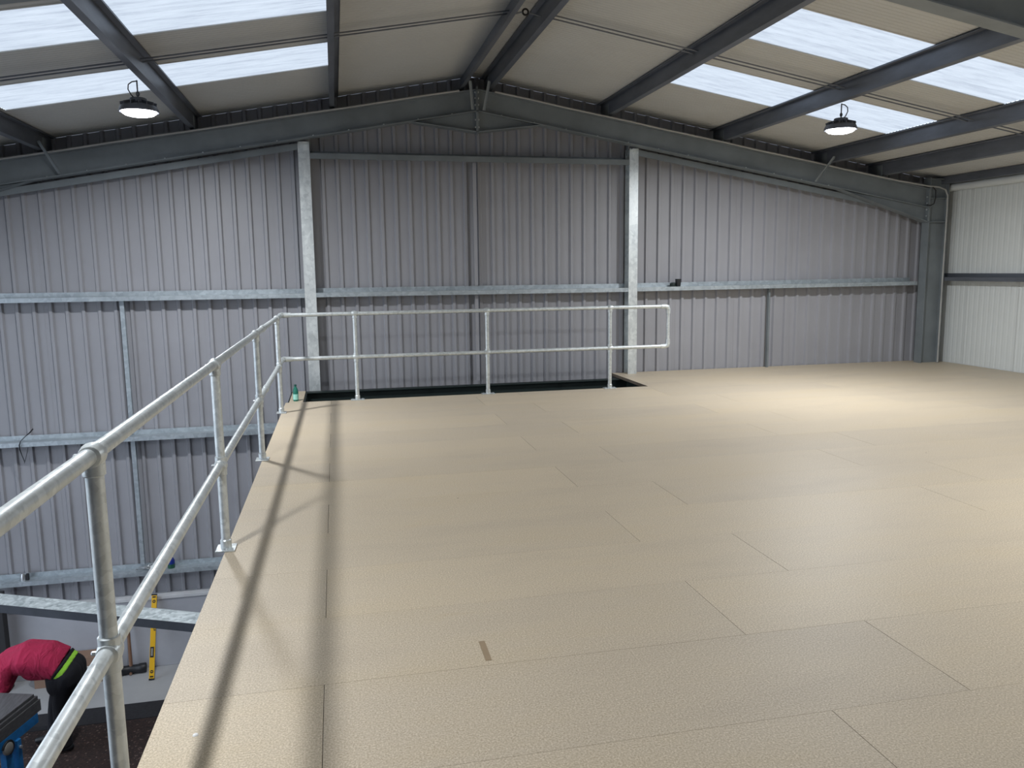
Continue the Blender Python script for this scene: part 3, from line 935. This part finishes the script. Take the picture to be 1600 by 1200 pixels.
b = MB()
d = Vector((-0.20, 0.98, 0)).normalized()
b.bar((0.556, 3.067, 0.0008), (0.558, 3.244, 0.0008), 0.026, 0.0008)
tag(b.build('tape_strip', MAT['tape']), 'short brown strip of tape stuck on the deck', 'tape')
b = MB().lathe((-0.545, 2.78, 0.0002), [(0.0, 0), (0.011, 0.0), (0.008, 0.004), (0.0, 0.006)], 7)
tag(b.build('paint_fleck', MAT['fleck']), 'tiny white fleck on the deck near the left edge', 'fleck')

# things on the wall rails on the left
b = MB()
b.tube([(-3.99, 11.52, -0.40), (-4.02, 11.50, -0.44), (-4.07, 11.48, -0.485), (-4.13, 11.46, -0.545), (-4.155, 11.47, -0.60), (-4.155, 11.475, -0.66), (-4.14, 11.48, -0.74), (-4.115, 11.48, -0.83), (-4.12, 11.48, -0.85), (-4.10, 11.485, -0.79), (-4.075, 11.49, -0.70), (-4.06, 11.49, -0.64)],
       [0.009, 0.009, 0.005, 0.005, 0.007, 0.007, 0.005, 0.005, 0.005, 0.004, 0.004, 0.003], 8)
tag(b.build('cable', MAT['black'], smooth=True), 'black cable hanging over the rail below deck level', 'cable')

e = empty('pipe_clip', (-4.30, 11.57, -2.4895))
tag(e, 'small shiny clamp on the lowest rail near the left edge', 'clamp')
MB().lathe((-4.31, 11.57, -2.4895), [(0.0, 0), (0.036, 0), (0.038, 0.05), (0.03, 0.075), (0.024, 0.095), (0.0, 0.095)], 10).build('body', MAT['bolt'], e, smooth=True)
MB().box(-4.27, -4.235, 11.55, 11.59, -2.489, -2.40).build('grip', MAT['black'], e, bevel=0.005)

b = MB()
random.seed(3)
for k in range(4):
    c = (-2.78 + 0.05 * k, 11.55 + 0.01 * k)
    r0 = 0.075 + 0.015 * random.random()
    t0, tz = random.uniform(0, 6), random.uniform(0.35, 0.75)
    pts = []
    for i in range(22):
        a = t0 + i * 0.42
        r = r0 * (1 + 0.15 * math.sin(3.1 * i))
        pts.append((c[0] + 1.25 * r * math.cos(a), c[1] + 0.45 * r * math.sin(a), -2.4815 + 0.0 + 0.055 * tz * (1 + math.sin(a * 1.3 + k))))
    b.tube(pts, 0.0055, 6)
tag(b.build('wire_coil', MAT['bolt'], smooth=True), 'loose tangle of wire lying on the lowest rail by the strut', 'wire')

e = empty('aerosol_can', (-2.42, 11.57, -2.4895))
tag(e, 'blue and green aerosol can on the lowest rail behind the handrail', 'can')
MB().lathe((-2.42, 11.57, -2.4895), [(0.0, 0), (0.046, 0), (0.048, 0.01), (0.048, 0.06), (0.0, 0.06)], 20).build('base_band', MAT['cangreen'], e, smooth=True)
MB().lathe((-2.42, 11.57, -2.4295), [(0.0, 0), (0.048, 0), (0.048, 0.05), (0.030, 0.085), (0.018, 0.095), (0.018, 0.15), (0.0, 0.15)], 20).build('body', MAT['canblue'], e, smooth=True)

# ------------------------------------------------------------------ below the deck on the left
# galvanised channel spanning the void
pA, pB = Vector((-0.30, 6.10, -1.2)), Vector((-5.81, 8.72, -1.2))
dd = (pB - pA).normalized()
nn = Vector((-dd.y, dd.x, 0))
if nn.y < 0: nn = -nn
e = empty('channel_beam', pB)
tag(e, 'wide galvanised channel beam spanning the void diagonally, dark reflection painted into the outer face', 'beam')
W_, H_ = 0.20, 0.072
b = MB()
b.prism([pA, pA + nn * W_, pA + nn * W_ - Vector((0, 0, 0.005)), pA - Vector((0, 0, 0.005))], pB - pA)
b.build('web', MAT['beamgalv'], e)
b = MB()
b.prism([pA, pA - nn * 0.005, pA - nn * 0.005 - Vector((0, 0, H_)), pA - Vector((0, 0, H_))], pB - pA)
b.build('near_flange', MAT['reflectgalv'], e)
b = MB()
q = pA + nn * W_
b.prism([q, q + nn * 0.005, q + nn * 0.005 - Vector((0, 0, H_)), q - Vector((0, 0, H_))], pB - pA)
b.build('far_flange', MAT['frame'], e)

b = MB().box(-4.66, -4.50, 11.30, 11.44, ZF, -2.56)
tag(b.build('dark_post', MAT['darkpost'], bevel=0.006), 'short dark post in front of the concrete dado at the left edge', 'post')

# rubber mats
m1 = empty('rubber_mat', (-2, 10.3, ZF))
tag(m1, 'narrow black rubber mat edging the bare concrete', 'mat', 'rubber floor mats')
MB().box(XL + .03, -0.2, 10.14, 10.54, ZF + 0.0005, ZF + 0.020).build('mat_body', MAT['matedge'], m1, bevel=0.004)
m2 = empty('rubber_mat', (-2, 8, ZF))
tag(m2, 'large dark brown speckled rubber mat under the man', 'mat', 'rubber floor mats')
MB().box(XL + .03, -0.2, 2.0, 10.13, ZF + 0.0005, ZF + 0.018).build('mat_body', MAT['mat'], m2, bevel=0.004)

# spirit level leaning on the dado
foot, top = Vector((-2.70, 11.16, ZF + 0.004)), Vector((-2.66, 11.525, -2.835))
ax = (top - foot).normalized()
e = empty('spirit_level', foot)
tag(e, 'long yellow spirit level leaning upright against the concrete dado', 'spirit level')
L = (top - foot).length
sx = Vector((1, 0, 0))
sx = (sx - ax * sx.dot(ax)).normalized()
fr = sx.cross(ax).normalized()
if fr.y > 0: fr = -fr
def lv(t0, t1, u0, u1, d0, d1, nm, mat, bev=0.0):
    o = foot
    b = MB()
    poly = [o + ax * t0 + sx * u0 + fr * d0, o + ax * t0 + sx * u1 + fr * d0, o + ax * t1 + sx * u1 + fr * d0, o + ax * t1 + sx * u0 + fr * d0]
    b.prism(poly, fr * (d1 - d0))
    return b.build(nm, MAT[mat], e, bevel=bev)
lv(0.02, L - 0.02, -0.034, 0.034, -0.012, 0.012, 'body', 'yellow', 0.002)
lv(0.0, 0.02, -0.036, 0.036, -0.014, 0.014, 'end_cap', 'black', 0.002)
lv(L - 0.02, L, -0.036, 0.036, -0.014, 0.014, 'end_cap', 'black', 0.002)
lv(0.30, 0.44, -0.027, 0.020, 0.0125, 0.015, 'hand_grip', 'black')
lv(0.32, 0.42, -0.016, 0.008, 0.0152, 0.017, 'grip_opening', 'wheel')
lv(0.655, 0.725, 0.008, 0.035, 0.0125, 0.015, 'centre_vial_housing', 'black')
lv(0.668, 0.712, 0.018, 0.034, 0.0152, 0.017, 'vial', 'yellow')
for t in (0.11, L - 0.10):
    c = foot + ax * t + fr * 0.0122
    MB().lathe(c, [(0.0, 0), (0.021, 0.0), (0.021, 0.003), (0.0, 0.003)], 20, tuple(fr)).build('end_vial', MAT['black'], e)
    MB().bar(c + fr * 0.0036 - sx * 0.013, c + fr * 0.0036 + sx * 0.013, 0.008, 0.001, tuple(fr)).build('vial_tube', MAT['yellow'], e)
for t in (0.035, L - 0.05):
    lv(t, t + 0.018, -0.022, 0.022, 0.0122, 0.0135, 'label_band', 'black')

# sledge hammer standing on its head
e = empty('sledge_hammer', (-3.01, 11.42, ZF))
tag(e, 'big black headed mallet standing on its head with a brown wooden handle', 'mallet')
p0, p1 = Vector((-3.21, 11.40, ZF + 0.066)), Vector((-2.82, 11.44, ZF + 0.066))
hd = (p1 - p0).normalized()
b = MB()
b.tube([p0, p0 + hd * .012, p0 + hd * 0.09, p0 + hd * 0.10, p1 - hd * 0.10, p1 - hd * 0.09, p1 - hd * .012, p1], [0.058, 0.065, 0.065, 0.058, 0.058, 0.065, 0.065, 0.058], 16)
b.build('head', MAT['black'], e, smooth=True)
b = MB()
b.tube([(-3.015, 11.42, ZF + 0.10), (-3.02, 11.45, ZF + 0.5), (-3.035, 11.51, ZF + 0.86)], [0.024, 0.021, 0.023], 12)
b.build('handle', MAT['wood'], e, smooth=True)
MB().tube([(-3.01, 11.35, ZF + 0.03), (-3.01, 11.37, ZF + 0.03)], 0.018, 10).build('wedge', MAT['wood'], e)

# cardboard box by the dado
e = empty('cardboard_box', (-3.75, 11.4, ZF))
tag(e, 'flat brown cardboard box with a white band by the dado, behind the man', 'box')
MB().box(-4.2, -3.36, 11.28, 11.53, ZF, ZF + 0.185).build('lower_body', MAT['card'], e, bevel=0.004)
MB().box(-4.2, -3.35, 11.275, 11.53, ZF + 0.187, ZF + 0.245).build('band', MAT['white'], e, bevel=0.003)
MB().box(-4.2, -3.36, 11.28, 11.53, ZF + 0.247, ZF + 0.37).build('upper_body', MAT['card'], e, bevel=0.004)

# blue lifting trolley with dark boards on it
A = Vector((-3.38, 9.20, 0)); dirv = Vector((-0.30, -0.954, 0)).normalized()
perp = Vector((dirv.y, -dirv.x, 0))
if perp.x > 0: perp = -perp
def obox(e, s0, s1, u0, u1, z0, z1, nm, mat, bev=0.004, tilt=0.0):
    q = [A + dirv * s0 + perp * u0, A + dirv * s1 + perp * u0, A + dirv * s1 + perp * u1, A + dirv * s0 + perp * u1]
    b = MB()
    b.prism([(v.x, v.y, z0) for v in q], (0, 0, z1 - z0))
    return b.build(nm, MAT[mat], e, bevel=bev)
zt = -2.945
names = ['topmost of the dark grey boards stacked on the blue trolley', 'second dark grey board down on the blue trolley', 'lowest and thickest dark grey board on the blue trolley']
zz = zt
for i, (t, off) in enumerate(((0.035, 0.05), (0.045, 0.02), (0.13, 0.0))):
    o = obox(None, off, 1.5, 0.0 + off * 0.6, 0.46, zz - t, zz, 'board', 'board')
    tag(o, names[i], 'board', 'dark boards on the trolley')
    zz -= t + 0.0015
e = empty('lifting_trolley', (A.x - .3, A.y - .6, ZF))
tag(e, 'blue steel lifting trolley under the dark boards, with a grey castor', 'trolley')
z1 = zz
obox(e, 0.06, 1.5, 0.0, 0.06, z1 - 0.11, z1, 'side_beam', 'blue')
obox(e, 0.06, 1.5, 0.40, 0.46, z1 - 0.11, z1, 'side_beam', 'blue')
obox(e, 0.10, 0.18, 0.06, 0.40, z1 - 0.10, z1 - 0.01, 'cross_beam', 'blue')
obox(e, 0.50, 0.60, -0.02, 0.05, ZF + 0.13, z1 - 0.11, 'mast', 'blue')
obox(e, 0.50, 0.60, 0.41, 0.48, ZF + 0.13, z1 - 0.11, 'mast', 'blue')
obox(e, 0.30, 1.35, -0.03, 0.05, ZF + 0.06, ZF + 0.13, 'foot_beam', 'blue')
obox(e, 0.30, 1.35, 0.41, 0.49, ZF + 0.06, ZF + 0.13, 'foot_beam', 'blue')
for s in (0.36, 1.28):
    for u in (0.01, 0.45):
        c = A + dirv * s + perp * u
        MB().tube([(c.x - 0.02, c.y, ZF + 0.06), (c.x + 0.02, c.y, ZF + 0.06)], 0.041, 16).build('floor_castor', MAT['wheel'], e, smooth=True)
# the castor seen on the side of the mast, in its black fork
c = A + dirv * 0.60 - perp * 0.05
hub = Vector((c.x, c.y, -3.24))
w = MB().lathe(hub - perp * (-0.018), [(0.0, 0), (0.052, 0.0), (0.064, 0.006), (0.066, 0.018), (0.064, 0.030), (0.052, 0.036), (0.0, 0.036)], 22, tuple(-perp)).build('castor', MAT['wheel'], e, smooth=True)
b = MB()
b.tube([hub + Vector((0, 0, 0)) + dirv * (0.078 * math.cos(a)) + Vector((0, 0, 0.078 * math.sin(a))) for a in [PI * 0.1 + 1.3 * PI * k / 14 for k in range(15)]], 0.012, 8)
b.build('castor_fork', MAT['black'], e, smooth=True)
obox(e, 0.38, 0.44, -0.03, 0.06, -3.62, z1 - 0.10, 'link_plate', 'blue')
MB().lathe(A + dirv * 0.41 + perp * -0.032 + Vector((0, 0, -3.34)), [(0, 0), (0.018, 0), (0.018, 0.02), (0, 0.02)], 8, tuple(-perp)).build('pivot_bolt', MAT['bolt'], e)

# ------------------------------------------------------------------ the man bending over
def blob(name, chains, mat, parent, voxel=0.014, smooth=6):
    """overlapping tapered limbs merged into one continuous surface"""
    b = MB()
    for pts, rs, ends in chains:
        b.tube(pts, rs, 18)
        for i, r in enumerate(rs):
            if (i == 0 and 's' not in ends) or (i == len(rs) - 1 and 'e' not in ends):
                continue
            b.lathe(pts[i], [(r * math.sin(PI * k / 9), -r * math.cos(PI * k / 9)) for k in range(10)], 18)
    o = b.build(name, mat, parent, smooth=True)
    o.data.polygons.foreach_set('use_smooth', [True] * len(o.data.polygons))
    rm = o.modifiers.new('remesh', 'REMESH')
    rm.mode = 'VOXEL'
    rm.voxel_size = voxel
    rm.use_smooth_shade = True
    if smooth:
        sm = o.modifiers.new('smooth', 'SMOOTH')
        sm.factor = 0.5
        sm.iterations = smooth
    return o
ZM_ = ZF + 0.02                      # he stands on the rubber mat
man = empty('person', (-3.25, 9.72, ZM_))
tag(man, 'person in a red top and black trousers bending over the blue trolley', 'person')
px, py = -3.24, 9.74
def P(dx, dy, h): return (px + dx, py + dy, ZM_ + h)
spine = [P(-0.00, 0, 0.93), P(-0.08, 0, 1.01), P(-0.22, 0, 1.10), P(-0.42, 0, 1.15), P(-0.62, 0, 1.12)]
legN = [P(0.01, -0.10, 0.88), P(-0.08, -0.13, 0.48), P(-0.07, -0.14, 0.07)]
legF = [P(-0.02, 0.10, 0.88), P(-0.20, 0.11, 0.49), P(-0.26, 0.12, 0.07)]
armN = [P(-0.60, -0.19, 1.08), P(-0.66, -0.25, 0.82), P(-0.74, -0.30, 0.60)]
armF = [P(-0.62, 0.19, 1.10), P(-0.70, 0.22, 0.84), P(-0.76, 0.06, 0.66)]
head = [P(-0.72, 0, 1.07), P(-0.80, 0, 1.01), P(-0.86, 0, 0.94)]
blob('body', [(spine, [0.12, 0.12, 0.125, 0.13, 0.11], 'se'), ([spine[-1], head[0], head[1]], [0.07, 0.055, 0.06], 'se'),
              ([head[1], head[2]], [0.092, 0.078], 'se'),
              (legN, [0.085, 0.06, 0.042], 'se'), (legF, [0.085, 0.06, 0.042], 'se'),
              (armN, [0.05, 0.042, 0.032], 'se'), (armF, [0.05, 0.042, 0.032], 'se')], MAT['skin'], man)
sh = []
for oy, r in ((-0.10, 0.15), (0.0, 0.165), (0.10, 0.15)):
    sh.append(([P(-0.075, oy, 1.02), P(-0.22, oy, 1.105), P(-0.42, oy, 1.14), P(-0.62, oy, 1.11)], [r * 1.02, r * 1.05, r * 1.06, r * 0.82], 'e'))
sh.append(([P(-0.15, -0.05, 0.99), P(-0.36, -0.05, 1.02)], [0.125, 0.14], 'e'))
sh.append(([armN[0], armN[1], P(-0.72, -0.288, 0.66)], [0.095, 0.075, 0.06], 's'))
sh.append(([armF[0], armF[1], P(-0.75, 0.10, 0.69)], [0.095, 0.075, 0.06], 's'))
blob('shirt', sh, MAT['red'], man, 0.015, 4)
blob('hem', [([P(-0.055, oy, 1.00), P(-0.085, oy, 1.025)], [0.146, 0.152], '') for oy in (-0.10, 0, 0.10)], MAT['navy'], man, 0.012, 1)
blob('undershirt', [([P(-0.005, oy, 0.965), P(-0.07, oy, 1.01)], [0.140, 0.140], '') for oy in (-0.10, 0, 0.10)], MAT['lime'], man, 0.012, 2)
tr = [([P(0.005, oy, 0.86), P(0.005, oy, 0.93), P(-0.03, oy, 0.975)], [0.150, 0.152, 0.138], 's') for oy in (-0.10, 0.0, 0.10)]
tr += [([P(-0.09, oy, 0.80), P(-0.10, oy, 0.93)], [0.135, 0.130], 's') for oy in (-0.10, 0.0, 0.10)]
tr += [([P(-0.02, -0.10, 0.84), P(-0.05, -0.11, 0.70), P(-0.08, -0.13, 0.48), P(-0.085, -0.135, 0.28), P(-0.07, -0.14, 0.06)], [0.145, 0.125, 0.096, 0.088, 0.080], 's'),
       ([P(-0.06, 0.10, 0.84), P(-0.12, 0.10, 0.70), P(-0.20, 0.11, 0.49), P(-0.24, 0.115, 0.28), P(-0.26, 0.12, 0.06)], [0.145, 0.125, 0.096, 0.088, 0.080], 's')]
blob('trousers', tr, MAT['navy'], man, 0.014, 6)
for (dx, dy) in ((-0.07, -0.14), (-0.26, 0.12)):
    blob('shoe', [([P(dx + 0.05, dy, 0.045), P(dx - 0.03, dy, 0.052), P(dx - 0.12, dy - 0.01, 0.043), P(dx - 0.19, dy - 0.015, 0.036)], [0.042, 0.048, 0.042, 0.034], 'se')], MAT['black'], man, 0.010, 3)
b = MB()
hc = Vector(head[2])
hup = Vector((-0.55, 0, 0.0)) + Vector((0, 0, 0.35))
hup.normalize()
b.lathe(Vector(head[1]) + Vector((-0.01, 0, 0.015)), [(0.0, 0.088), (0.05, 0.080), (0.085, 0.050), (0.101, 0.010), (0.100, -0.02), (0.0, -0.02)], 18, (-0.25, 0, 0.97))
b.build('hair', MAT['hair'], man, smooth=True)
fdir = Vector((-0.35, 0, -0.94))
for sgn in (-1, 1):
    MB().lathe(hc + Vector((-0.055, sgn * 0.032, -0.045)), [(0.0, 0.012), (0.009, 0.009), (0.012, 0.0), (0.0, -0.008)], 10, (-0.6, 0, -0.8)).build('eye', MAT['white'], man, smooth=True)
    MB().lathe(hc + Vector((0.03, sgn * 0.080, 0.01)), [(0.0, 0.0), (0.022, 0.004), (0.028, 0.014), (0.0, 0.018)], 10, (0, sgn, 0)).build('ear', MAT['skin'], man, smooth=True)
MB().tube([hc + Vector((-0.045, 0, -0.055)), hc + Vector((-0.062, 0, -0.092))], [0.011, 0.017], 8).build('nose', MAT['skin'], man, smooth=True)
MB().tube([hc + Vector((-0.015, -0.022, -0.082)), hc + Vector((-0.022, 0.0, -0.086)), hc + Vector((-0.015, 0.022, -0.082))], [0.004, 0.006, 0.004], 8).build('mouth', MAT['card'], man, smooth=True)
def hand(w, d, side):
    """palm, four fingers of unequal length, curled, and a thumb from the side of the palm"""
    w, d = Vector(w), Vector(d).normalized()
    up = Vector((0.75, 0.1, 0.6))
    lat = d.cross(up).normalized()
    up = lat.cross(d)
    ch = [([w + lat * o, w + d * 0.085 + lat * o * 1.25], [0.018, 0.015], 'se') for o in (-0.024, -0.008, 0.008, 0.024)]
    for l, off in ((0.072, -0.032), (0.084, -0.011), (0.078, 0.011), (0.060, 0.032)):
        q = w + d * 0.085 + lat * off
        ch.append(([q, q + d * l * 0.5 - up * 0.012, q + d * l * 0.8 - up * 0.035], [0.0098, 0.0088, 0.0075], 'se'))
    t0 = w + d * 0.03 - lat * side * 0.028
    ch.append(([t0, t0 + d * 0.03 - lat * side * 0.028, t0 + d * 0.062 - lat * side * 0.032 - up * 0.015], [0.013, 0.0105, 0.009], 'se'))
    blob('hand', ch, MAT['skin'], man, 0.004, 2)
hand(armN[2], Vector(armN[2]) - Vector(armN[1]) + Vector((0, 0, -0.02)), 1)
hand(armF[2], (-0.35, -0.7, -0.5), -1)
